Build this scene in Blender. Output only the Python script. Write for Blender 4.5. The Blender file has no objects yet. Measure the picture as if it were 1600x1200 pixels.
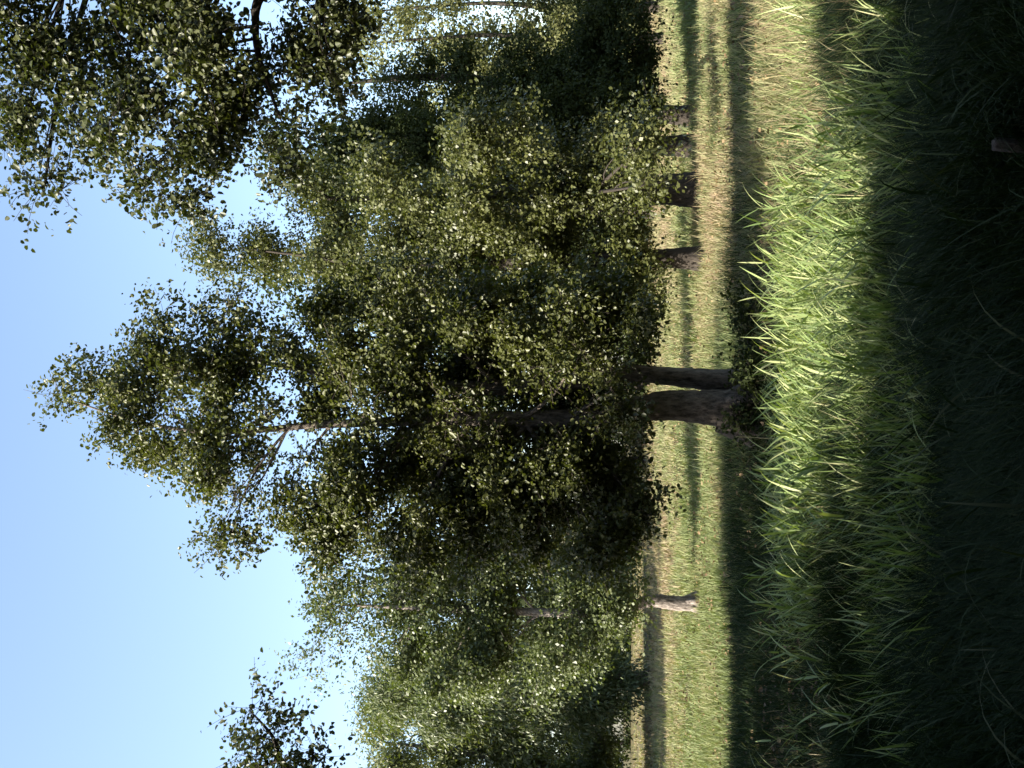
import bpy, math
import numpy as np
from mathutils import Matrix

# ------------------------------------------------------------------ camera, sky, sun, exposure
SC = bpy.context.scene
COL = SC.collection
F = 1570.0                      # focal length in photo pixels (photo 1600 px on the long side)
PITCH = math.radians(6.2)       # looking slightly up
CAM_H = 1.6
SUN_ELEV = math.radians(33)
SUN_BACK = math.radians(25)     # sun stands on the left, a little behind the camera
SKY = 0.105
SUN = 5.0
EXPOSURE = 1.92

fw = np.array([0, math.cos(PITCH), math.sin(PITCH)])
up = np.array([0, -math.sin(PITCH), math.cos(PITCH)])
rt = np.array([1.0, 0, 0])
cam_d = bpy.data.cameras.new('camera')
cam = bpy.data.objects.new('camera', cam_d)
COL.objects.link(cam)
# the camera was held on its side: picture right = world down, picture up = world right
cx_, cy_, cz_ = -up, rt, -fw
cam.matrix_world = Matrix(((cx_[0], cy_[0], cz_[0], 0), (cx_[1], cy_[1], cz_[1], 0),
                           (cx_[2], cy_[2], cz_[2], CAM_H), (0, 0, 0, 1)))
cam_d.sensor_width = 36.0
cam_d.lens = F / 1600.0 * 36.0
cam_d.clip_start = 0.05
cam_d.clip_end = 3000
SC.camera = cam

w = bpy.data.worlds.new('World'); SC.world = w; w.use_nodes = True
nt = w.node_tree
bg = nt.nodes['Background']
sky = nt.nodes.new('ShaderNodeTexSky'); sky.sky_type = 'NISHITA'; sky.sun_disc = False
sky.sun_elevation = SUN_ELEV
sky.sun_rotation = math.radians(-90) - SUN_BACK
sky.air_density = 1.0; sky.dust_density = 1.6; sky.ozone_density = 0.4
nt.links.new(sky.outputs[0], bg.inputs[0])
bg.inputs[1].default_value = SKY

sd = bpy.data.lights.new('sun', 'SUN'); sd.energy = SUN; sd.angle = math.radians(0.5)
sd.color = (1.0, 0.93, 0.80)
so = bpy.data.objects.new('sun', sd); COL.objects.link(so)
to_sun = np.array([-math.cos(SUN_BACK) * math.cos(SUN_ELEV), -math.sin(SUN_BACK) * math.cos(SUN_ELEV), math.sin(SUN_ELEV)])
from mathutils import Vector
so.rotation_euler = Vector(to_sun).to_track_quat('Z', 'Y').to_euler()
so.location = (-30, -5, 25)

SC.view_settings.view_transform = 'Standard'
SC.view_settings.look = 'None'
SC.view_settings.gamma = 1.0
SC.view_settings.use_curve_mapping = False
SC.view_settings.exposure = EXPOSURE

# ------------------------------------------------------------------ helpers
def at(px, py, Y):
    """world point seen at photo pixel (px, py) that stands Y metres ahead of the camera"""
    xr = (600.0 - py) / F; yu = (800.0 - px) / F
    d = rt * xr + up * yu + fw
    return d * (Y / d[1]) + np.array([0, 0, CAM_H])

def unit(v):
    return v / np.maximum(np.linalg.norm(v, axis=-1, keepdims=True), 1e-9)

class MB:
    """collects vertices and quads"""
    def __init__(s): s.v = []; s.f = []; s.t = []; s.n = 0
    def add(s, v, f, t=None):
        v = np.asarray(v, float).reshape(-1, 3); f = np.asarray(f, int).reshape(-1, 4)
        s.v.append(v); s.f.append(f + s.n); s.n += len(v)
        s.t.append(np.full(len(v), 0.5) if t is None else np.asarray(t, float))
    def tube(s, pts, rad, k=8, wob=0.0, rng=None):
        pts = np.asarray(pts, float); rad = np.asarray(rad, float); m = len(pts)
        tg = np.gradient(pts, axis=0); tg = unit(tg)
        ref = np.array([1.0, 0, 0]) if abs(tg[0][0]) < 0.8 else np.array([0, 1.0, 0])
        a = unit(ref - (tg @ ref)[:, None] * tg); b = np.cross(tg, a)
        th = np.linspace(0, 2 * np.pi, k, endpoint=False)
        R = np.repeat(rad[:, None], k, 1)
        if wob and rng is not None:
            R = R * (1 + wob * rng.standard_normal((m, k)) * 0.5 + wob * np.sin(th * 3 + rng.uniform(0, 6))[None])
        v = pts[:, None] + R[..., None] * (np.cos(th)[None, :, None] * a[:, None] + np.sin(th)[None, :, None] * b[:, None])
        i = np.arange(m - 1)[:, None] * k; j = np.arange(k)[None]; j2 = (j + 1) % k
        f = np.stack([i + j, i + j2, i + k + j2, i + k + j], -1).reshape(-1, 4)
        s.add(v.reshape(-1, 3), f)
    def build(s, name, mat, parent=None, smooth=True):
        v = np.concatenate(s.v); f = np.concatenate(s.f); t = np.concatenate(s.t)
        me = bpy.data.meshes.new(name)
        me.vertices.add(len(v)); me.vertices.foreach_set('co', v.astype(np.float32).ravel())
        me.loops.add(f.size); me.loops.foreach_set('vertex_index', f.astype(np.int32).ravel())
        me.polygons.add(len(f))
        me.polygons.foreach_set('loop_start', (np.arange(len(f)) * 4).astype(np.int32))
        me.polygons.foreach_set('loop_total', np.full(len(f), 4, np.int32))
        if smooth: me.polygons.foreach_set('use_smooth', np.ones(len(f), bool))
        me.update(calc_edges=True)
        at_ = me.attributes.new('tint', 'FLOAT', 'POINT'); at_.data.foreach_set('value', t.astype(np.float32))
        me.materials.append(mat)
        o = bpy.data.objects.new(name, me); COL.objects.link(o)
        if parent is not None:
            o.parent = parent
            o.location = -Vector(parent.location)       # meshes are built in world coordinates
        return o

def tag(o, label=None, cat=None, group=None, kind=None):
    if label: o['label'] = label
    if cat: o['category'] = cat
    if group: o['group'] = group
    if kind: o['kind'] = kind
    return o

def thing(name, label, cat, loc, group=None):
    o = bpy.data.objects.new(name, None); COL.objects.link(o)
    o.location = tuple(float(c) for c in loc)
    return tag(o, label, cat, group)

# ------------------------------------------------------------------ materials
def new_mat(name):
    m = bpy.data.materials.new(name); m.use_nodes = True
    m.node_tree.nodes.clear()
    return m, m.node_tree.nodes, m.node_tree.links

def leaf_mat(name, cols, rough=0.46, trans=0.26, spec=0.42):
    m, N, L = new_mat(name)
    out = N.new('ShaderNodeOutputMaterial')
    a = N.new('ShaderNodeAttribute'); a.attribute_name = 'tint'
    r = N.new('ShaderNodeValToRGB')
    el = r.color_ramp.elements
    for i, c in enumerate(cols):
        p = i / (len(cols) - 1)
        e = el[i] if i < 2 else el.new(p)
        e.position = p; e.color = (*c, 1)
    for i, c in enumerate(cols):
        pass
    L.new(a.outputs['Fac'], r.inputs[0])
    p = N.new('ShaderNodeBsdfPrincipled')
    p.inputs['Roughness'].default_value = rough
    p.inputs['Specular IOR Level'].default_value = spec
    L.new(r.outputs[0], p.inputs['Base Color'])
    t = N.new('ShaderNodeBsdfTranslucent')
    h = N.new('ShaderNodeMixRGB'); h.blend_type = 'MULTIPLY'; h.inputs[0].default_value = 1.0
    h.inputs[2].default_value = (1.3, 1.45, 0.5, 1)
    L.new(r.outputs[0], h.inputs[1]); L.new(h.outputs[0], t.inputs[0])
    mx = N.new('ShaderNodeMixShader'); mx.inputs[0].default_value = trans
    L.new(p.outputs[0], mx.inputs[1]); L.new(t.outputs[0], mx.inputs[2])
    L.new(mx.outputs[0], out.inputs[0])
    return m

def bark_mat(name, c1, c2, scale=9.0):
    m, N, L = new_mat(name)
    out = N.new('ShaderNodeOutputMaterial'); p = N.new('ShaderNodeBsdfPrincipled')
    p.inputs['Roughness'].default_value = 0.85; p.inputs['Specular IOR Level'].default_value = 0.2
    tc = N.new('ShaderNodeTexCoord'); mp = N.new('ShaderNodeMapping')
    mp.inputs['Scale'].default_value = (scale, scale, scale * 0.3)
    L.new(tc.outputs['Object'], mp.inputs[0])
    n = N.new('ShaderNodeTexNoise'); n.inputs['Scale'].default_value = 3.0; n.inputs['Detail'].default_value = 9
    n.inputs['Roughness'].default_value = 0.7
    L.new(mp.outputs[0], n.inputs[0])
    r = N.new('ShaderNodeValToRGB')
    r.color_ramp.elements[0].position = 0.35; r.color_ramp.elements[0].color = (*c1, 1)
    r.color_ramp.elements[1].position = 0.68; r.color_ramp.elements[1].color = (*c2, 1)
    L.new(n.outputs[0], r.inputs[0]); L.new(r.outputs[0], p.inputs['Base Color'])
    b = N.new('ShaderNodeBump'); b.inputs['Strength'].default_value = 1.0; b.inputs['Distance'].default_value = 0.05
    L.new(n.outputs[0], b.inputs['Height']); L.new(b.outputs[0], p.inputs['Normal'])
    L.new(p.outputs[0], out.inputs[0])
    return m

ALDER = [(0.034, 0.040, 0.011), (0.056, 0.064, 0.017), (0.080, 0.087, 0.025), (0.120, 0.122, 0.042)]
M_alder = leaf_mat('alder_leaf', ALDER)
M_near = leaf_mat('near_leaf', [(0.026, 0.033, 0.010), (0.044, 0.052, 0.016), (0.080, 0.083, 0.030)])
M_left = leaf_mat('left_leaf', [(0.050, 0.066, 0.024), (0.080, 0.098, 0.034), (0.12, 0.13, 0.055)])
M_willow = leaf_mat('willow_leaf', [(0.070, 0.085, 0.030), (0.10, 0.115, 0.035), (0.14, 0.14, 0.05)])
M_far = leaf_mat('far_leaf', [(0.075, 0.085, 0.032), (0.11, 0.115, 0.045), (0.15, 0.15, 0.06)], rough=.65, trans=0.3, spec=.2)
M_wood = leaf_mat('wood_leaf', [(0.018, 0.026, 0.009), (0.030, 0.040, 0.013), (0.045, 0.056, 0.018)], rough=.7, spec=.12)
M_bark = bark_mat('alder_bark', (0.032, 0.026, 0.021), (0.23, 0.19, 0.155))
M_bark_dark = bark_mat('shade_dark_bark', (0.018, 0.015, 0.012), (0.065, 0.053, 0.043))  # darkened so that sunlit row trunks still read as shaded silhouettes
M_bark_pale = bark_mat('pale_bark', (0.05, 0.04, 0.033), (0.36, 0.31, 0.275), 9.0)
GREEN = [(0.085, 0.130, 0.042), (0.150, 0.208, 0.072), (0.245, 0.300, 0.120), (0.35, 0.36, 0.175), (0.40, 0.35, 0.21)]
M_reed = leaf_mat('reed_blade', GREEN, rough=0.45, trans=0.28, spec=0.22)
M_grass = leaf_mat('shade_painted_grass', [(0.013, 0.024, 0.010), (0.021, 0.036, 0.014), (0.034, 0.052, 0.020), (0.075, 0.08, 0.04)], rough=0.65, trans=0.15, spec=0.08)  # foreground shade put into the colour: much darker than the other grasses
M_meadow = leaf_mat('meadow_grass', [(0.105, 0.135, 0.055), (0.165, 0.19, 0.082), (0.225, 0.22, 0.115), (0.26, 0.215, 0.13), (0.21, 0.145, 0.10)], rough=0.6, trans=0.25, spec=0.2)
M_stalk = leaf_mat('dry_stalk', [(0.30, 0.25, 0.14), (0.42, 0.36, 0.20)], rough=0.6, trans=0.1, spec=0.2)

# ------------------------------------------------------------------ ground
def ground_h(x, y):
    r = np.hypot(x, y)
    h = 0.05 * np.sin(x * 0.7 + 1.3) * np.sin(y * 0.55) + 0.03 * np.sin(x * 1.9 + y * 1.3)
    return h * np.clip(1 - r / 70, 0, 1)

def patchy(x, y):
    """0..1: where the sward is dry and brown (noise made of sines)"""
    s = (np.sin(x * 0.9 + 1.7 * np.sin(y * 0.45)) + np.sin(y * 0.8 + 1.2 * np.sin(x * 0.6 + 2.0)) + np.sin(x * 2.3 - y * 1.7 + 0.8)
         + 0.7 * np.sin(x * 4.1 + y * 3.3)) / 3.7
    return 0.5 + 0.5 * s

def make_ground():
    g = np.concatenate([-np.geomspace(900, 30, 14), np.linspace(-29, 29, 88), np.geomspace(30, 900, 14)])
    X, Y = np.meshgrid(g, g)
    Z = ground_h(X, Y)
    n = len(g)
    v = np.stack([X, Y, Z], -1).reshape(-1, 3)
    i = np.arange(n - 1)[:, None] * n; j = np.arange(n - 1)[None]
    f = np.stack([i + j, i + j + 1, i + n + j + 1, i + n + j], -1).reshape(-1, 4)
    m, N, L = new_mat('soil_and_sward')
    out = N.new('ShaderNodeOutputMaterial'); p = N.new('ShaderNodeBsdfPrincipled')
    p.inputs['Roughness'].default_value = 0.95; p.inputs['Specular IOR Level'].default_value = 0.1
    tc = N.new('ShaderNodeTexCoord')
    n1 = N.new('ShaderNodeTexNoise'); n1.inputs['Scale'].default_value = 0.6; n1.inputs['Detail'].default_value = 6
    n2 = N.new('ShaderNodeTexNoise'); n2.inputs['Scale'].default_value = 6.0; n2.inputs['Detail'].default_value = 8; n2.inputs['Roughness'].default_value = 0.75
    L.new(tc.outputs['Object'], n1.inputs[0]); L.new(tc.outputs['Object'], n2.inputs[0])
    r1 = N.new('ShaderNodeValToRGB')
    r1.color_ramp.elements[0].position = 0.40; r1.color_ramp.elements[0].color = (0.075, 0.078, 0.032, 1)
    r1.color_ramp.elements[1].position = 0.60; r1.color_ramp.elements[1].color = (0.13, 0.10, 0.058, 1)
    r2 = N.new('ShaderNodeValToRGB')
    r2.color_ramp.elements[0].position = 0.35; r2.color_ramp.elements[0].color = (0.35, 0.33, 0.3, 1)
    r2.color_ramp.elements[1].position = 0.65; r2.color_ramp.elements[1].color = (1.1, 1.1, 1.0, 1)
    L.new(n1.outputs[0], r1.inputs[0]); L.new(n2.outputs[0], r2.inputs[0])
    mx = N.new('ShaderNodeMixRGB'); mx.blend_type = 'MULTIPLY'; mx.inputs[0].default_value = 0.9
    L.new(r1.outputs[0], mx.inputs[1]); L.new(r2.outputs[0], mx.inputs[2])
    L.new(mx.outputs[0], p.inputs['Base Color'])
    b = N.new('ShaderNodeBump'); b.inputs['Distance'].default_value = 0.05; b.inputs['Strength'].default_value = 0.8
    L.new(n2.outputs[0], b.inputs['Height']); L.new(b.outputs[0], p.inputs['Normal'])
    L.new(p.outputs[0], out.inputs[0])
    mb = MB(); mb.add(v, f)
    o = mb.build('ground', m); tag(o, kind='structure')
make_ground()

# ------------------------------------------------------------------ leaves
def leaf_cloud(mb, pos, axis, nrm, length, width, tint, fold=0.25, detailed=True):
    """pos, axis (base to tip), nrm: (n,3); one folded leaf each"""
    n = len(pos)
    axis = unit(axis); nrm = unit(nrm - np.sum(nrm * axis, 1)[:, None] * axis); side = np.cross(axis, nrm)
    l = length[:, None]; wd = width[:, None]
    if detailed:
        up_ = nrm * (wd * fold)
        v = np.stack([pos, pos + axis * l * .28 + side * wd * .5 + up_, pos + axis * l * .72 + side * wd * .42 + up_,
                      pos + axis * l, pos + axis * l * .72 - side * wd * .42 + up_, pos + axis * l * .28 - side * wd * .5 + up_], 1)
        b = np.arange(n)[:, None] * 6
        f = np.stack([b + np.array([[0, 1, 2, 3]]), b + np.array([[0, 3, 4, 5]])], 1).reshape(-1, 4)
        mb.add(v.reshape(-1, 3), f, np.repeat(tint, 6))
    else:
        v = np.stack([pos, pos + axis * l * .5 + side * wd * .5, pos + axis * l, pos + axis * l * .5 - side * wd * .5], 1)
        b = np.arange(n)[:, None] * 4
        mb.add(v.reshape(-1, 3), b + np.array([[0, 1, 2, 3]]), np.repeat(tint, 4))

def spray_leaves(mb, centers, outward, per, leaf, rng, spread, droop=0.0, slim=0.72, detailed=True, tbase=None):
    """one leafy twig at each centre: leaves set along it on both sides"""
    n = len(centers)
    d = unit(outward * 0.9 + rng.standard_normal((n, 3)) * 0.6 + np.array([0, 0, 0.15 - droop]))
    L = spread * rng.uniform(0.6, 1.3, n)
    t = rng.uniform(-0.5, 0.55, (n, per))
    pos = centers[:, None] + d[:, None] * (t * L[:, None])[..., None]
    pos += rng.standard_normal((n, per, 3)) * (spread * 0.16)
    sidev = unit(np.cross(np.repeat(d[:, None], per, 1), rng.standard_normal((n, per, 3))))
    ax = d[:, None] * 0.55 + sidev * 0.85 + np.array([0, 0, -0.15 - droop * 0.8])
    nr = rng.standard_normal((n, per, 3)) * 0.52 + np.array([0, 0, 0.6]) + outward[:, None] * 0.65
    ln = leaf * rng.uniform(0.5, 1.3, (n, per))
    tb = rng.uniform(0, 1, n) if tbase is None else tbase
    tint = np.clip(tb[:, None] * 0.6 + rng.uniform(0, 1, (n, per)) * 0.4, 0, 1)
    leaf_cloud(mb, pos.reshape(-1, 3), ax.reshape(-1, 3), nr.reshape(-1, 3), ln.ravel(), ln.ravel() * slim, tint.ravel(), detailed=detailed)

def bez(p0, p1, bend, n=7):
    t = np.linspace(0, 1, n)[:, None]
    m = (p0 + p1) / 2 + bend
    return (1 - t) ** 2 * p0 + 2 * t * (1 - t) * m + t * t * p1

def smooth_path(pts, rad, sub=6):
    pts = np.asarray(pts, float); rad = np.asarray(rad, float)
    n = len(pts); P = []; R = []
    for i in range(n - 1):
        p0 = pts[max(i - 1, 0)]; p1 = pts[i]; p2 = pts[i + 1]; p3 = pts[min(i + 2, n - 1)]
        for k in range(sub):
            t = k / sub
            P.append(0.5 * ((2 * p1) + (-p0 + p2) * t + (2 * p0 - 5 * p1 + 4 * p2 - p3) * t * t + (-p0 + 3 * p1 - 3 * p2 + p3) * t ** 3))
            R.append(rad[i] * (1 - t) + rad[i + 1] * t)
    P.append(pts[-1]); R.append(rad[-1])
    return np.array(P), np.array(R)

def on_path(p):
    """the open gap between the trees that the photographer stands in"""
    x, y, z = p[..., 0], p[..., 1], p[..., 2]
    return (y > -1.2) & (y < 9) & (np.abs(x) < .42 * np.maximum(y, 0) + 1.1) & (z < 3.0 + .74 * np.maximum(y, 0))

def tree(name, label, cat, trunks, lobes, leaf, mat, bark, seed, tau=2.6, group=None, droop=0.0, slim=0.72,
         detailed=True, per=11, clump=0.42, limbs=True, spread=None, roots=0, clear=False):
    """trunks: lists of (point, radius); lobes: (centre, radii xyz, density)"""
    rng = np.random.default_rng(seed)
    base = trunks[0][0][0]
    root = thing(name, label, cat, (base[0], base[1], 0), group)
    spread = spread or leaf * 4.5
    paths = []
    for tr in trunks:
        P, R = smooth_path([p for p, r in tr], [r for p, r in tr], 9)
        mb = MB(); mb.tube(P, R, 20, 0.07, rng)
        if roots and tr is trunks[0]:
            for k in range(roots):                       # flared root toes
                a = 2 * math.pi * k / roots + rng.uniform(-.4, .4); r0 = R[0]
                d = np.array([math.cos(a), math.sin(a), 0])
                b0 = np.array([P[0][0], P[0][1], 0])
                mb.tube(np.array([b0 + d * r0 * .45 + [0, 0, r0 * 1.9], b0 + d * r0 * .95 + [0, 0, r0 * .8], b0 + d * r0 * 1.25 + [0, 0, r0 * .2], b0 + d * r0 * 1.6 + [0, 0, -.08]]),
                        np.array([.34, .38, .30, .16]) * r0, 8, .08, rng)
        mb.build('trunk', bark, root)
        paths.append((P, R))
    cm = MB()
    allP = np.concatenate([p for p, r in paths]); allR = np.concatenate([r for p, r in paths])
    for lb in lobes:
        c, rad, dens = np.asarray(lb[0], float), np.asarray(lb[1], float), lb[2]
        # crown clumps in this lobe
        area = math.pi * rad[0] * rad[2]
        n_leaf = int(tau * dens * area / (leaf * leaf * slim * 0.62 * 0.5))
        n_sp = max(3, n_leaf // per)
        K = max(4, int(area / (clump * clump * 1.35)) + 2)
        q = rng.standard_normal((K, 3)); q = unit(q) * (rng.uniform(0.15, 1, (K, 1)) ** 0.5) * 0.92
        cc = c + q * rad
        wts = rng.lognormal(0, .45, K); wts /= wts.sum()
        idx = rng.choice(K, n_sp, p=wts)
        offs = rng.standard_normal((n_sp, 3)) * clump * np.array([0.42, 0.42, 0.34]) * rng.uniform(0.75, 1.2, K)[idx][:, None]
        cen = cc[idx] + offs
        cen[:, 2] = np.maximum(cen[:, 2], min(0.35, c[2] * .4))
        if clear:
            ok = ~on_path(cen); cen, offs, idx = cen[ok], offs[ok], idx[ok]; n_sp = len(cen)
            if n_sp == 0: continue
        outw = unit(offs + 0.5 * clump * q[idx] + np.array([0, 0, 0.05]))
        tb = np.clip(rng.uniform(0.1, 0.9, K)[idx] * 0.6 + rng.uniform(0, 1, n_sp) * 0.4, 0, 1)
        spray_leaves(cm, cen, outw, per, leaf, rng, spread, droop, slim, detailed, tb)
        if limbs:
            bm = MB()
            # limb from the trunk to the lobe, twigs from the limb to each clump
            low = c[2] < 2.2
            below = (allP[:, 2] < c[2] + 1.6) if low else (allP[:, 2] < c[2] + 0.1)
            sel = np.where(below)[0] if below.any() else np.arange(len(allP))
            dd = np.linalg.norm((allP[sel] - c) * np.array([1, 1, 1.0]), axis=1) + 0.6 * np.abs(allP[sel][:, 2] - (c[2] + (0.9 if low else -0.7)))
            k = sel[np.argmin(dd)]
            p0 = allP[k]; r0 = min(allR[k] * 0.5, 0.045 if low else 0.2, 0.012 + 0.02 * np.linalg.norm(c - p0))
            B = bez(p0, c, np.array([0, 0, (0.0 if low else 0.12) * np.linalg.norm(c - p0)]) + rng.standard_normal(3) * 0.08, 8)
            bm.tube(B, np.linspace(r0, r0 * 0.35, 8), 6)
            for i in range(K):
                if clear and on_path(cc[i]): continue
                s = B[rng.integers(2, 8)]
                T = bez(s, cc[i], rng.standard_normal(3) * 0.1 * np.linalg.norm(cc[i] - s), 6)
                bm.tube(T, np.linspace(r0 * 0.38, max(0.003, r0 * 0.10), 6), 4)
            if clear and on_path(B).any(): continue
            ks = rng.choice(n_sp, min(n_sp, (9 if detailed else 2) * K), replace=False)
            for i in ks:
                if clear and on_path(cc[idx[i]]): continue
                T = bez(cc[idx[i]], cen[i] + outw[i] * spread * 0.4, rng.standard_normal(3) * 0.05, 4)
                bm.tube(T, np.linspace(max(0.003, r0 * 0.10), 0.002, 4), 3)
            bm.build('branch', bark, root)
    cm.build('crown', mat, root, smooth=False)
    return root

def lob(px, py, Y, rx, ry, rY, dens=1.0):
    """crown lobe centred at photo pixel px,py at distance Y with pixel radii rx (height) and ry (width)"""
    s = Y / F
    return (at(px, py, Y), (ry * s, rY, rx * s), dens)

def tk(lst):
    return [(at(px, py, Y), r) for px, py, Y, r in lst]

def root_tk(px_list):
    """trunk whose first point is pushed down to the ground"""
    t = tk(px_list); p = t[0][0].copy(); p[2] = -0.12; t[0] = (p, t[0][1]); return t

# ---- the big twin-trunked alder in the middle
Y0 = 11.4
tA = root_tk([(1190, 598, Y0 + .15, .17), (1130, 594, Y0 + .15, .13), (1050, 588, Y0 + .15, .105), (980, 583, Y0 + .2, .095), (880, 598, Y0 + .25, .10), (760, 606, Y0 + .3, .085), (640, 600, Y0 + .3, .065), (520, 585, Y0 + .3, .045), (380, 560, Y0 + .2, .025), (280, 540, Y0, .010)])
tB = root_tk([(1190, 645, Y0, .27), (1140, 640, Y0, .215), (1090, 636, Y0, .18), (1040, 634, Y0, .165), (985, 642, Y0, .13), (930, 651, Y0, .105), (830, 655, Y0 - .05, .088), (740, 655, Y0 - .1, .078), (690, 656, Y0 - .1, .065), (560, 661, Y0, .050), (480, 665, Y0, .042), (430, 670, Y0, .036), (330, 675, Y0, .026), (220, 660, Y0, .016), (110, 625, Y0, .007)])
main = [lob(*a) for a in [
    (112, 612, Y0, 42, 36, .35, .8), (175, 600, Y0, 65, 50, .55, .7), (205, 690, Y0, 65, 62, .6, .6), (265, 525, Y0, 62, 52, .55, .65),
    (275, 620, Y0 + .2, 80, 80, .8, .75), (290, 735, Y0, 75, 50, .6, .7), (345, 503, Y0, 52, 42, .5, .8), (365, 590, Y0, 75, 70, .8, .85), (385, 655, Y0 - .4, 38, 40, .35, .5), (350, 710, Y0, 65, 70, .7, .75),
    (435, 545, Y0, 50, 42, .5, .8), (365, 835, Y0, 40, 48, .4, .65), (395, 770, Y0, 35, 25, .3, .5),
    (525, 520, Y0, 62, 70, .8), (500, 610, Y0 + .3, 75, 60, .8), (500, 770, Y0, 75, 70, .7, .75), (550, 840, Y0, 80, 60, .7, .8), (480, 720, Y0 + .3, 35, 25, .3, .4),
    (590, 500, Y0, 95, 85, 1.0), (600, 610, Y0 - .3, 75, 60, .6), (600, 740, Y0, 95, 80, .9), (650, 830, Y0, 95, 75, .9),
    (690, 490, Y0, 95, 80, 1.0), (690, 590, Y0 + .6, 85, 70, .6), (690, 720, Y0 + .3, 95, 75, .8), (740, 840, Y0, 95, 70, .9),
    (790, 510, Y0, 95, 75, 1.0), (790, 610, Y0 + .9, 90, 80, .5, 1.1), (790, 730, Y0 + .2, 90, 65, .8, 1.2), (760, 695, Y0 - .35, 55, 28, .3, .5), (860, 700, Y0 - .35, 55, 30, .3, .6), (840, 830, Y0, 95, 80, .9),
    (880, 500, Y0, 95, 80, 1.0), (880, 610, Y0 + .9, 90, 80, .5), (890, 730, Y0 + .3, 90, 65, .8), (935, 820, Y0, 80, 75, .9),
    (965, 490, Y0 + .2, 60, 70, .9), (955, 720, Y0 + .2, 60, 60, .8), (1000, 790, Y0, 40, 55, .7, .8), (1005, 680, Y0 - .3, 38, 18, .3, .5), (828, 690, Y0 + .7, 45, 40, .4, .9), (955, 610, Y0 - .5, 40, 40, .3, .55), (890, 575, Y0 - .5, 50, 40, .3, .6), (960, 655, Y0 - .5, 35, 28, .3, .5), (700, 612, Y0 - .4, 50, 28, .3, .45), (560, 650, Y0 - .5, 30, 50, .3, .5), (985, 545, Y0 + .3, 45, 25, .4, .5)]]
tree('alder_tree', 'tall twin trunked alder in the middle of the meadow with a pointed open crown', 'tree', [tB, tA], main, 0.051, M_alder, M_bark, 11, roots=6, tau=3.3, clump=.36)

# dark undergrowth at its foot
ub = np.array([0.05, Y0 - .35, 0])
tree('shrub', 'low dark leafy undergrowth in the shade at the foot of the twin trunks', 'shrub', [[(ub + [0, 0, -.05], .012), (ub + [.05, 0, .2], .008), (ub + [.1, 0, .38], .004)]],
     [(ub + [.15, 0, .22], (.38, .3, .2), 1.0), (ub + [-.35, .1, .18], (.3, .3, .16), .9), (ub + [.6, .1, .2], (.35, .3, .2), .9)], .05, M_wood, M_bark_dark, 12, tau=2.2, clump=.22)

# ---- alders in the row behind, right hand side
def row(name, label, trunk, lobes, seed, mat=M_alder, bark=M_bark_dark, leaf=0.076, tau=3.8, **k):
    return tree(name, label, 'tree', [root_tk(trunk)], [lob(*a) for a in lobes], leaf, mat, bark, seed, tau=tau, detailed=False, clump=k.pop('clump', 0.6), roots=k.pop('roots', 0), **k)

Yr = 20.0
row('alder_tree', 'broad alder with a sunlit crown and short dark trunk right beside the twin trunked alder',
    [(1096, 403, Yr, .27), (1055, 403, Yr, .20), (980, 405, Yr, .17), (800, 410, Yr, .14), (600, 415, Yr, .07), (480, 400, Yr, .03), (380, 388, Yr, .01)],
    [(350, 385, Yr, 45, 45, .9), (410, 395, Yr, 50, 60, 1.0), (490, 400, Yr, 70, 80, 1.3), (580, 420, Yr, 85, 85, 1.5), (680, 410, Yr, 90, 85, 1.5), (690, 470, Yr, 90, 60, 1.3),
     (780, 420, Yr, 90, 85, 1.5), (870, 440, Yr, 85, 85, 1.5), (950, 430, Yr, 65, 90, 1.3), (1005, 470, Yr, 25, 60, .8)], 21)
row('alder_tree', 'thick trunked alder with bright leafy sprays hanging low to the grass',
    [(1094, 298, Yr + .5, .42), (1055, 298, Yr + .5, .32), (980, 300, Yr + .5, .25), (800, 300, Yr + .5, .19), (620, 310, Yr + .5, .10), (480, 310, Yr + .5, .02)],
    [(500, 300, Yr, 60, 50, .9, .8), (590, 285, Yr - 1.2, 55, 55, .9), (660, 310, Yr - .5, 80, 70, 1.3), (740, 230, Yr - 2, 55, 75, 1.2), (790, 200, Yr - 2, 40, 50, .9), (760, 310, Yr - 1.2, 85, 70, 1.3),
     (850, 330, Yr, 80, 80, 1.3), (880, 250, Yr + .3, 80, 80, 1.2), (960, 330, Yr, 55, 70, 1.2), (1000, 230, Yr - 3.5, 28, 50, .5), (1018, 185, Yr - 3.5, 22, 30, .4), (1005, 290, Yr - 3.5, 28, 38, .5)], 22)
row('alder_tree', 'shaded alder with a slim dark trunk behind the low bright sprays',
    [(1085, 228, Yr + 2.5, .28), (1045, 229, Yr + 2.5, .22), (960, 226, Yr + 2.5, .17), (760, 220, Yr + 2.5, .10), (600, 210, Yr + 2.5, .02)],
    [(560, 220, Yr + 2, 60, 50, .9, .6), (540, 280, Yr + 2.5, 55, 50, .9, .9), (620, 265, Yr + 2.5, 60, 55, 1.0, .9), (700, 210, Yr + 2.5, 65, 55, 1.1, .9), (770, 170, Yr + 2.5, 55, 60, 1.1, .9), (640, 220, Yr + 2, 70, 55, 1.1, .8), (840, 200, Yr + 2.5, 80, 90, 1.4), (920, 180, Yr + 2, 80, 90, 1.4), (985, 180, Yr + 2, 40, 70, 1.2)], 23, mat=M_wood)  # darker leaf colour than the sunlit alders stands in for shade
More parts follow.
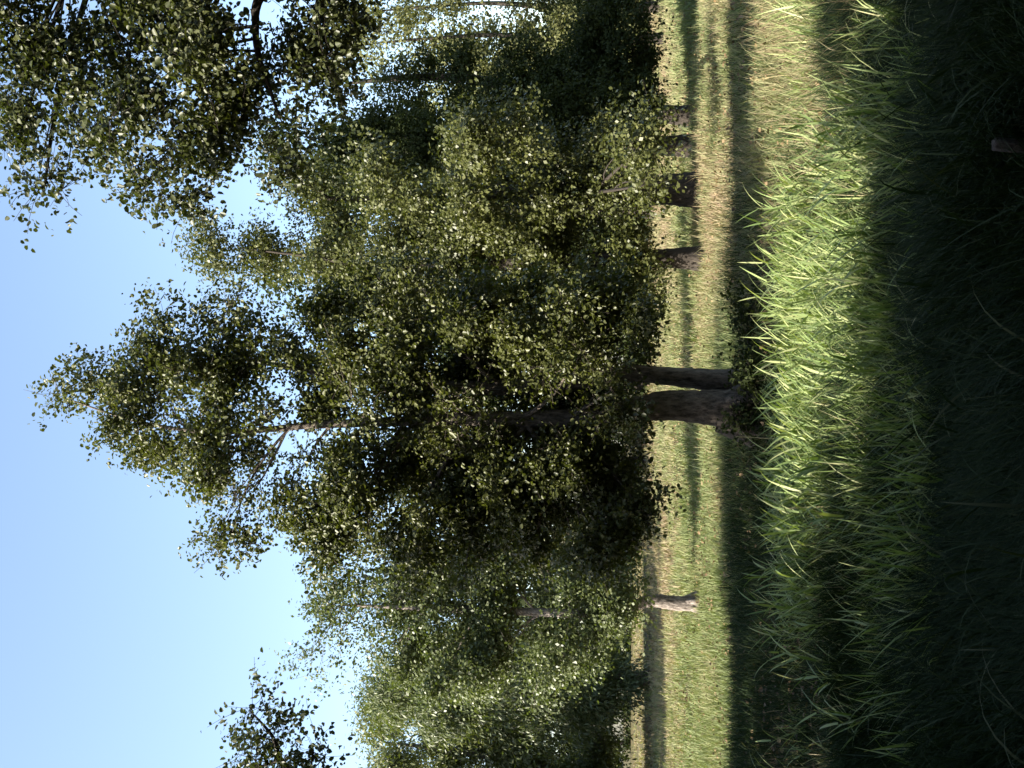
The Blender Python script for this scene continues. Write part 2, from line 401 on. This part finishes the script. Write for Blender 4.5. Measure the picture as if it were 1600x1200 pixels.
row('alder_tree', 'shaded alder at the right with its shade darkened leaves reaching nearly to the grass',
    [(1080, 178, Yr + 3.5, .27), (1045, 178, Yr + 3.5, .21), (900, 150, Yr + 3.5, .16), (700, 120, Yr + 3.5, .10), (540, 130, Yr + 3.5, .03)],
    [(620, 150, Yr + 3.5, 55, 45, .9, .6), (700, 130, Yr + 3, 70, 55, 1.1, .7), (810, 120, Yr + 3.5, 60, 60, 1.4, .8), (900, 90, Yr + 3, 85, 90, 1.4), (960, 110, Yr + 3, 60, 90, 1.4), (930, 10, Yr + 3, 90, 70, 1.4), (1000, 60, Yr + 2, 28, 50, 1.0, .7)], 24, mat=M_wood)  # shade given by the darker leaf colour here as well
for (px, py, Y, sd, lab) in [(640, 60, 38, 31, 'pale thin crowned tree far off at the right edge with sky between its leaves'),
                             (720, 10, 41, 32, 'pale distant tree half hidden behind the shaded alder at the right')]:
    row('birch_tree', lab, [(1040, py, Y, .22), (900, py + 5, Y, .15), (760, py - 5, Y, .08), (560, py + 10, Y, .02)],
        [(570, py + 40, Y, 40, 35, 1.2, .35), (600, py - 10, Y, 50, 45, 1.4, .4), (660, py + 50, Y, 50, 45, 1.4, .4), (720, py, Y, 60, 45, 1.6, .4), (790, py + 40, Y, 55, 50, 1.6, .45), (850, py, Y, 60, 60, 1.6, .7), (930, py + 20, Y, 60, 80, 1.6)],
        sd, mat=M_far, bark=M_bark_dark, leaf=.15, clump=1.1)

# ---- near tree whose boughs hang in from the upper right
Yn = 9.0
nx = np.array([5.6, 9.6, 0])
tree('overhanging_tree', 'near dark tree whose boughs hang into the sky from the upper right', 'tree',
     [[(nx + [0, 0, -.1], .26), (nx + [-.1, 0, 1.2], .19), (nx + [-.2, -.1, 3], .16), (nx + [-.5, -.2, 5], .11), (nx + [-.9, -.3, 7], .05), (nx + [-1.1, -.3, 8.2], .02)],
      [(nx + [-.15, 0, 2.6], .11), (at(560, -60, Yn + .2), .08), (at(420, -20, Yn), .05), (at(400, 60, Yn), .032), (at(425, 150, Yn), .016), (at(440, 190, Yn), .006)]],
     [lob(*a) for a in [(60, 60, Yn, 100, 90, .9, .85), (40, 190, Yn, 60, 60, .6, .8), (70, 290, Yn, 40, 38, .35, .6), (150, 110, Yn, 85, 90, .8, .75), (150, 220, Yn, 60, 45, .5, .6), (240, 60, Yn, 90, 80, .9, .85),
        (230, 190, Yn, 75, 70, .7, .75), (210, 260, Yn, 45, 35, .4, .6), (330, 90, Yn, 80, 90, .8, .9), (330, 200, Yn, 70, 60, .7, .85), (290, 310, Yn - .2, 42, 38, .35, .7), (410, 180, Yn + .3, 75, 60, .6, .75), (420, 250, Yn + .2, 50, 40, .4, .6),
        (430, 60, Yn, 60, 60, .6, .6), (500, 100, Yn + .3, 55, 80, .5, .55), (490, 20, Yn, 60, 50, .6, .6), (560, 60, Yn + .5, 45, 60, .5, .4), (100, -80, Yn, 150, 90, 1.2, .9), (300, -90, Yn, 150, 100, 1.2, .9), (500, -90, Yn, 120, 90, 1.2, .8)]],
     0.056, M_near, M_bark_dark, 41, tau=3.4, clump=.36)

# ---- trees on the left
Yl = 20.5
row('alder_tree', 'leaning alder with a pale sunlit trunk foot standing left of the twin trunked alder',
    [(1092, 941, Yl, .165), (1060, 943, Yl, .145), (1020, 939, Yl, .125), (980, 948, Yl, .105), (900, 958, Yl, .09), (800, 955, Yl, .08), (650, 950, Yl, .05), (540, 945, Yl, .02)],
    [(545, 925, Yl, 55, 50, .9, .8), (500, 960, Yl, 30, 22, .5, .5), (485, 1030, Yl, 25, 30, .4, .4), (530, 990, Yl, 30, 35, .5, .5), (620, 930, Yl, 80, 70, 1.3), (620, 1010, Yl, 70, 60, 1.2, .9), (710, 930, Yl, 85, 80, 1.4), (710, 1030, Yl, 80, 65, 1.3),
     (800, 910, Yl, 85, 70, 1.3), (800, 1010, Yl + .5, 85, 80, 1.3), (880, 930, Yl, 75, 70, 1.3), (880, 1030, Yl, 70, 70, 1.3), (950, 985, Yl - .4, 50, 70, 1.0), (960, 920, Yl, 45, 50, 1.0)], 51, mat=M_left, bark=M_bark_pale, roots=4)
row('willow_tree', 'grey green willow with drooping narrow leaves at the left behind the leaning alder',
    [(1016, 1062, 58, .5), (960, 1065, 58, .4), (800, 1080, 58, .25), (640, 1085, 58, .05)],
    [(605, 1070, 57, 50, 45, 2.4, .9), (640, 1100, 57, 60, 50, 2.4), (680, 1085, 57, 75, 60, 3), (760, 1095, 56, 80, 60, 3), (760, 1050, 56, 80, 50, 3), (840, 1090, 56, 75, 60, 3), (890, 1075, 56, 50, 55, 3), (930, 1040, 57, 50, 50, 2.5), (982, 1062, 57, 24, 40, 2)], 52, mat=M_left, leaf=.34, slim=.28, droop=.8, clump=1.6, bark=M_bark)
row('willow_tree', 'yellowish feathery tree at the far left edge of the meadow',
    [(1012, 1235, 64, .5), (900, 1215, 64, .4), (760, 1180, 64, .25), (600, 1160, 64, .05)],
    [(590, 1130, 64, 50, 40, 2.5), (620, 1190, 64, 70, 55, 3), (690, 1150, 64, 75, 65, 3), (770, 1190, 64, 80, 70, 3), (820, 1150, 64, 65, 60, 3), (880, 1190, 64, 60, 60, 3), (930, 1130, 66, 45, 70, 3), (935, 1210, 66, 45, 60, 3)], 53, mat=M_willow, leaf=.32, slim=.4, droop=.3, clump=1.7, bark=M_bark)
lx = np.array([-6.4, 8.8, 0])
tree('alder_tree', 'near alder at the left edge with one leafy bough reaching into the sky', 'tree',
     [[(lx + [0, 0, -.1], .22), (lx + [.05, 0, 1.5], .17), (lx + [.2, 0, 3.2], .12), (lx + [.3, 0, 5], .05), (lx + [.3, 0, 6], .02)],
      [(lx + [.2, 0, 2.9], .07), (at(500, 1260, 10), .05), (at(440, 1190, 10), .03), (at(425, 1150, 10), .018), (at(390, 1110, 10), .006)]],
     [lob(*a) for a in [(395, 1115, 10, 40, 22, .3, .6), (410, 1160, 10, 45, 32, .35, .7), (380, 1195, 10, 35, 25, .3, .6), (490, 1175, 10, 25, 28, .3, .6), (450, 1240, 10, 90, 45, .7)]]
     + [(lx + [0, -.8, 1.6], (1.7, 2.6, 1.1), 1.4), (lx + [0, -1.0, 3.2], (1.8, 2.8, 1.1), 1.5), (lx + [0, -1.2, 4.6], (1.7, 2.6, 1.0), 1.5), (lx + [0, -.6, 5.8], (1.3, 1.8, .8), 1.2), (lx + [-.2, -2.4, 3.6], (1.4, 1.1, 1.2), 1.2)],
     0.056, M_near, M_bark_dark, 54, tau=2.6)

# ---- wood closing the view behind
wood = [(330, 46, 470), (210, 50, 720), (60, 52, 830), (480, 52, 560), (600, 60, 560), (720, 66, 580), (850, 75, 600), (960, 150, 610), (1070, 165, 610), (1160, 170, 600), (-70, 52, 800), (265, 58, 400), (150, 60, 600), (400, 62, 430)]
wlab = ['behind the thick trunked alder', 'behind the low bright sprays', 'at the right edge under the pale thin crowns', 'between the sunlit alder and the twin trunks', 'directly behind the twin trunks',
        'just left of the twin trunks', 'right of the leaning alder', 'behind the leaning alder', 'behind the drooping willow', 'at the far left edge', 'just past the right edge', 'closest behind the thick trunked alder', 'closest behind the shaded alders', 'closest behind the broad alder']
for i, (py, Y, top) in enumerate(wood):
    s = Y / F; rng = np.random.default_rng(100 + i)
    bx, by = at(970, py, Y)[0], Y
    H = at(top, py, Y)[2]
    L = []
    for k in range(9):
        f_ = (k + .5) / 9
        rr = 1.05 - .6 * max(0, f_ - .35)
        L.append((np.array([bx + rng.uniform(-1, 1) * 70 * s, by + rng.uniform(-1, 1), .4 + f_ * (H - 2)]), (95 * s * rr * rng.uniform(.7, 1), 2.0, H * .12), 1.0))
    b = np.array([bx, by, -.1])
    tree('forest_tree', 'dark tree of the far wood ' + wlab[i], 'tree', [[(b, .4), (b + [0, 0, 2], .28), (b + [.3, 0, H * .6], .15), (b + [.2, 0, H * .78], .03)]],
         L, .17 if Y < 40 else .30 if Y < 70 else .6, M_wood, M_bark_dark, 200 + i, tau=2.3, detailed=False, clump=1.0 if Y < 40 else 1.5, group='trees of the wood behind the meadow', per=9)

# ---- unseen trees added to cast foreground and meadow shade and to block sky light
off = [(-6.5, -1.15, 9.0, 2.6), (-4.4, -1.7, 9.5, 3.2), (-9.5, -1.7, 10.5, 2.8), (-1.5, -3.4, 10, 3.8), (2.6, -2.6, 10, 3.8), (5.6, 0.8, 9.0, 3.2), (-13.0, -5.0, 11, 3.0), (-5.4, 5.0, 3.2, 1.5), (-25, 40, 13, 4.5), (-29, 53, 14, 5.5), (6.2, 5.0, 7.5, 2.4), (-6.6, 2.4, 4.4, 1.9), (-23, 34, 11, 4), (-7.7, 11.3, 6.0, 1.9), (-5.2, 3.6, 3.4, 1.4), (-31, 60, 15, 5.5), (-26, 46, 13, 5), (-10.6, -2.2, 12.6, 2.4)]
olab = ['left of the photographer', 'close on the left of the photographer', 'farther left of the photographer', 'behind the photographer on the left', 'behind the photographer on the right', 'right of the photographer', 'far left of the photographer', 'low and bushy in front of the photographer on the left',
        'beyond the left edge of the meadow', 'at the far left corner of the meadow', 'on the right between the photographer and the overhanging tree', 'bushy and waist thick beside the path on the left', 'lone beyond the left edge of the meadow', 'young and round just outside the left edge', 'low and round just ahead of the photographer on the left', 'farthest beyond the left edge of the meadow', 'tall beyond the left edge of the meadow', 'tall and bare stemmed to the left of the photographer']
for i, (x, y, H, R) in enumerate(off):
    rng = np.random.default_rng(300 + i); b = np.array([x, y, 0.0]); L = []
    for k in range(9):
        f_ = (k + .5) / 9; a = k * 2.4
        lo_ = 8.4 if H == 12.6 else .6  # one crown raised so that its shade falls only on the right
        L.append((b + [math.cos(a) * R * .45, math.sin(a) * R * .45, lo_ + f_ * (H - .6 - lo_)], (R * .75, R * .6, (H - lo_) * .11), 1.0))
    tree('alder_tree', 'unseen leafy alder added for its shade, standing ' + olab[i], 'tree', [[(b + [0, 0, -.1], .24), (b + [0, 0, 2], .17), (b + [.2, 0, H * .6], .1), (b + [.1, 0, H * .95], .02)]],
         L, .14 if H < 12 else .3, M_wood, M_bark_dark, 310 + i, tau=5.0, clear=y < 20, detailed=False, clump=.5 if H < 12 else 1.6, group='unseen shade casting alders around the photographer')

# ------------------------------------------------------------------ grass and reeds
def blades(mb, x, y, h, wd, lean, az, tint, curve=0.6, seg=4, tip=0.08, twist=None, rng=None):
    """ribbon blades: rise from the ground and arch over in direction az"""
    n = len(x)
    base = np.stack([x, y, ground_h(x, y) - 0.01], 1)
    d = np.stack([np.cos(az), np.sin(az), np.zeros(n)], 1)
    tw = az + np.pi / 2 + (rng.uniform(-.9, .9, n) if rng is not None else 0)
    sd_ = np.stack([np.cos(tw), np.sin(tw), np.zeros(n)], 1)
    V = []; p = base.copy()
    ang = lean.copy()
    for k in range(seg + 1):
        t = k / seg
        prof = (0.75 + 0.5 * t) if t < .4 else 0.95 * (1 - (t - .4) / .6) + tip
        wk = (wd * prof * 0.5)[:, None]
        V.append(p - sd_ * wk); V.append(p + sd_ * wk)
        step = (h / seg)[:, None]
        p = p + step * (np.sin(ang)[:, None] * d + np.cos(ang)[:, None] * np.array([0, 0, 1.0]))
        ang = ang + curve * (0.4 + t) * (1.0 / seg) * 2.2
    V = np.stack(V, 1)
    m = 2 * (seg + 1)
    b = np.arange(n)[:, None, None] * m
    q = np.array([[2 * k, 2 * k + 1, 2 * k + 3, 2 * k + 2] for k in range(seg)])[None]
    mb.add(V.reshape(-1, 3), (b + q).reshape(-1, 4), np.repeat(tint, m))

def in_view(x, y, margin=0.6):
    return np.abs(x) < y * 0.385 + margin

rng = np.random.default_rng(7)
# deep foreground grass, long and lodged
n = 150000
y = rng.uniform(2.6, 7.2, n); x = rng.uniform(-3.6, 3.6, n)
k = in_view(x, y); k &= ~((np.abs(x - .935) < .09) & (y > 3.5) & (y < 3.99)); x, y = x[k], y[k]; n = len(x)
pt = patchy(x * 1.3 + 4, y * 1.3)
h = rng.uniform(.16, .42, n) * (0.55 + 0.7 * pt)
az = 2.2 * np.pi * patchy(x * .5 + 9, y * .5) + rng.normal(0, .9, n)
mb = MB()
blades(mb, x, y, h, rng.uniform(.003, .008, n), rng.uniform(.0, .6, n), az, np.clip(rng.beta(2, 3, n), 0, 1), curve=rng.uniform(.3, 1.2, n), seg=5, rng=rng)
n = 60000; y = rng.uniform(7.0, 14.5, n); x = rng.uniform(-6.2, 6.2, n); pt = patchy(x * 1.1 + 4, y * 1.3)
k = in_view(x, y) & (rng.uniform(0, 1, n) < np.clip(1.25 - (x + 1) * .28, .15, 1)); x, y, pt = x[k], y[k], pt[k]; n = len(x)  # denser to the left, where its dark colour deepens the shade
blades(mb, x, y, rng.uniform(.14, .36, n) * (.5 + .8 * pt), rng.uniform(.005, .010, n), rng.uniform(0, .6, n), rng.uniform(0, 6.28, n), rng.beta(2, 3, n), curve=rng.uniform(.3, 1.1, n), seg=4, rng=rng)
# a few broad bent blades
n = 500; y = rng.uniform(3.2, 7, n); x = rng.uniform(-3, 3, n)
blades(mb, x, y, rng.uniform(.35, .65, n), rng.uniform(.008, .016, n), rng.uniform(.1, .7, n), rng.uniform(0, 6.28, n), rng.uniform(.3, 1, n), curve=rng.uniform(.4, 1.2, n), seg=7, rng=rng)
tag(mb.build('long_grass', M_grass), 'long lodged grass coloured dark for the deep shade across the foreground', 'grass', kind='stuff')

# reeds in the sunlit strip
mb = MB()
nt_ = 9000
ty = rng.uniform(5.0, 9.6, nt_); tx = rng.uniform(-4.0, 4.2, nt_)
dn = patchy(tx * 2.6 + 2, ty * 2.3 + 5)
keep = np.where(tx > 1.6, .22, 1.0) * np.clip(1.1 + (tx + .7) * .75, .03, 1) * np.where(ty > 8.8, .25, 1.0) * np.where(ty < 5.6, .5, 1.0) * np.clip((dn - .25) * 3, .12, 1)  # bright reeds thinned on the left to keep the shade dark
k = in_view(tx, ty) & (rng.uniform(0, 1, nt_) < keep)
tx, ty, dn = tx[k], ty[k], dn[k]
per = 11; N_ = len(tx) * per
x = np.repeat(tx, per) + rng.normal(0, .05, N_); y = np.repeat(ty, per) + rng.normal(0, .05, N_)
sz = np.repeat(rng.uniform(.55, 1.3, len(tx)) * (.6 + .6 * dn), per)
tt = np.repeat(rng.beta(2, 3, len(tx)), per)
blades(mb, x, y, sz * rng.uniform(.18, .40, N_), rng.uniform(.008, .019, N_), rng.uniform(.05, 1.0, N_), rng.uniform(0, 6.28, N_), np.clip(tt * .6 + rng.uniform(0, .4, N_), 0, 1), curve=rng.uniform(.0, .8, N_), seg=5, rng=rng)
# taller leafy reed shoots: a stem with long pointed leaves fanning out of it
ns = 800
sy = rng.uniform(5.8, 9.2, ns); sx = rng.uniform(-3.4, 1.7, ns)
k = in_view(sx, sy) & (rng.uniform(0, 1, ns) < np.clip(1.15 + (sx + .7) * .7, .04, 1)) & (patchy(sx * 2.2 + 1, sy * 2.0) > .4); sx, sy = sx[k], sy[k]
for x0, y0 in zip(sx, sy):
    hh = rng.uniform(.28, .52); lx_, ly_ = rng.normal(0, .08, 2); z0 = ground_h(x0, y0)
    mb.tube(np.array([[x0, y0, z0 - .03], [x0 + lx_ * .4, y0 + ly_ * .4, z0 + hh * .5], [x0 + lx_, y0 + ly_, z0 + hh * .85]]), np.array([.004, .003, .002]), 5)
    m = rng.integers(6, 10)
    f_ = np.linspace(.25, .85, m); a0 = rng.uniform(0, 6.28)
    for j in range(m):
        b0 = np.array([[x0 + lx_ * f_[j], y0 + ly_ * f_[j], z0 + hh * f_[j]]])
        a_ = a0 + j * 2.5 + rng.normal(0, .4)
        n0 = sum(len(q) for q in mb.v)
        L0 = rng.uniform(.18, .34)
        blades(mb, b0[:, 0], b0[:, 1], np.array([L0]), np.array([rng.uniform(.010, .020)]), np.array([rng.uniform(.45, 1.1)]), np.array([a_]), np.array([rng.uniform(.15, .7)]), curve=rng.uniform(.1, .6), seg=5)
        mb.v[-1][:, 2] += hh * f_[j]
tag(mb.build('reed_bed', M_reed), 'sunlit bright green reeds and sedges in a strip across the meadow', 'reeds', kind='stuff')

# shorter mixed sward under and beyond
mb = MB()
def sward(n, y0, y1, hh, ww, dryness, seg=3, power=1.0, per=12, rad=.07):
    """tufts of `per` blades, each tuft with a height and colour of its own"""
    m = n // per
    u = rng.uniform(0, 1, m); ty = y0 + (y1 - y0) * u ** power
    tx = rng.uniform(-1, 1, m) * (ty * .385 + .8)
    if y0 < 10:                                          # bright tufts thinned on the left so the shade there looks darker
        kk = rng.uniform(0, 1, m) < np.clip(1.2 + (tx + .5) * .7, .05, 1); tx, ty = tx[kk], ty[kk]; m = len(tx)
    th = rng.lognormal(-.1, .45, m) * (0.45 + 1.1 * patchy(tx * .9, ty * .9 + 3) ** 1.5)
    td = np.clip(dryness(tx, ty) + rng.normal(0, .2, m), 0, 1)
    sp = rad * (ty / y0) ** .5
    n = m * per
    x = np.repeat(tx, per) + rng.normal(0, 1, n) * np.repeat(sp, per); y = np.repeat(ty, per) + rng.normal(0, 1, n) * np.repeat(sp, per)
    h = rng.uniform(.5, 1.3, n) * hh * np.repeat(np.clip(th, .3, 2.4), per)
    t = np.clip(np.repeat(td, per) * .8 + rng.uniform(0, .28, n), 0, 1)
    blades(mb, x, y, h, ww * rng.uniform(.7, 1.4, n), rng.uniform(0, .8, n), rng.uniform(0, 6.28, n), t, curve=rng.uniform(.2, 1, n), seg=seg, rng=rng)
def dry1(x, y): return -.16 * (x < .6) * (y > 12) + (patchy(x * .6, y * .35) * .9 - .12) + .5 * (patchy(x * 1.7 + 3, y * 1.1) - .45) + np.clip((x - .6) / 2.5, 0, .22) + .16 * np.sin(x * 7.3 + 2 * np.sin(y * 5.1)) * np.sin(y * 6.7)
def dry2(x, y): return np.clip((y - 24) / 14, 0, 1) * .45 + .15 + (patchy(x * .5, y * .3) - .5) * .9 + .15 * np.sin(x * 3.3) * np.sin(y * 2.7)
sward(110000, 6.0, 13, .16, .007, dry1)
sward(130000, 13.2, 22, .14, .010, dry1, 2)
sward(110000, 21, 48, .17, .020, dry2, 2, 1.3)
sward(50000, 45, 130, .22, .06, lambda x, y: .7 + 0 * x, 2, 1.5)
tag(mb.build('meadow_grass', M_meadow), 'short green and straw coloured meadow grass under the trees', 'grass', kind='stuff')

# fallen leaves
n = 9000; mb = MB()
y = rng.uniform(7, 30, n); x = rng.uniform(-1, 1, n) * (y * .385 + .5)
pos = np.stack([x, y, ground_h(x, y) + rng.uniform(.01, .12, n)], 1)
leaf_cloud(mb, pos, rng.normal(0, 1, (n, 3)) * [1, 1, .3], rng.normal(0, .5, (n, 3)) + [0, 0, 1], rng.uniform(.04, .08, n), rng.uniform(.03, .05, n), rng.uniform(0, 1, n))
M_litter = leaf_mat('fallen_leaf', [(0.06, 0.04, 0.022), (0.14, 0.09, 0.045), (0.24, 0.17, 0.09)], rough=.6, trans=.1, spec=.2)
tag(mb.build('leaf_litter', M_litter), 'brown fallen leaves lying in the grass under the trees', 'leaf litter', kind='stuff')

# ------------------------------------------------------------------ small things
p = at(1600, 229, 3.95); b = np.array([p[0], p[1], 0.0])
st = thing('wooden_stake', 'weathered square wooden stake end sticking out of the shaded foreground grass', 'stake', b)
mb = MB()
hw = .021; top = .21
ring = lambda z, k, dx: [[b[0] + dx - hw * k, b[1] - hw * k, z], [b[0] + dx + hw * k, b[1] - hw * k, z], [b[0] + dx + hw * k, b[1] + hw * k, z], [b[0] + dx - hw * k, b[1] + hw * k, z]]
V = ring(-.2, 1, -.02) + ring(top * .5, 1, 0) + ring(top - .006, 1, .012) + ring(top, .8, .012)
Fq = []
for r_ in range(3):
    for c_ in range(4): Fq.append([r_ * 4 + c_, r_ * 4 + (c_ + 1) % 4, r_ * 4 + 4 + (c_ + 1) % 4, r_ * 4 + 4 + c_])
Fq.append([12, 13, 14, 15])
mb.add(V, Fq)
M_stake = bark_mat('weathered_wood', (0.10, 0.085, 0.07), (0.22, 0.19, 0.165), 20)
mb.build('shaft', M_stake, st, smooth=False)

def stalk(label, px, py, Y, h, lean, head):
    p = at(px, py, Y); x0, y0 = p[0], p[1]; z0 = ground_h(x0, y0)
    t = thing('dry_stalk', label, 'stalk', (x0, y0, 0))
    m = MB()
    T = np.array([[x0, y0, z0 - .04], [x0 + lean * .3, y0, z0 + h * .5], [x0 + lean, y0 + .02, z0 + h]])
    P, R = smooth_path(T, [.005, .004, .002], 5)
    m.tube(P, R, 6); m.build('stem', M_stalk, t)
    if head:
        m = MB(); r_ = np.random.default_rng(int(px)); q = P[-1]
        n = 60; f_ = r_.uniform(-.12, .02, n)
        pos = np.stack([q[0] + f_ * lean / h + r_.normal(0, .006, n), q[1] + r_.normal(0, .006, n), q[2] + f_], 1)
        leaf_cloud(m, pos, np.array([0, 0, 1.0]) + r_.normal(0, .45, (n, 3)), r_.normal(0, 1, (n, 3)), r_.uniform(.02, .04, n), np.full(n, .005), r_.uniform(0, 1, n), detailed=False)
        m.build('seed_head', M_stalk, t)
stalk('pale dry grass stalk standing in the brownish grass at the right edge', 1240, 116, 9.2, .42, -.03, True)
stalk('short pale broken stalk at the edge of the shade on the right', 1332, 125, 6.9, .22, .02, False)
stalk('tall thin green brown stalk just left of the twin trunks', 1222, 686, 9.9, .5, .02, True)
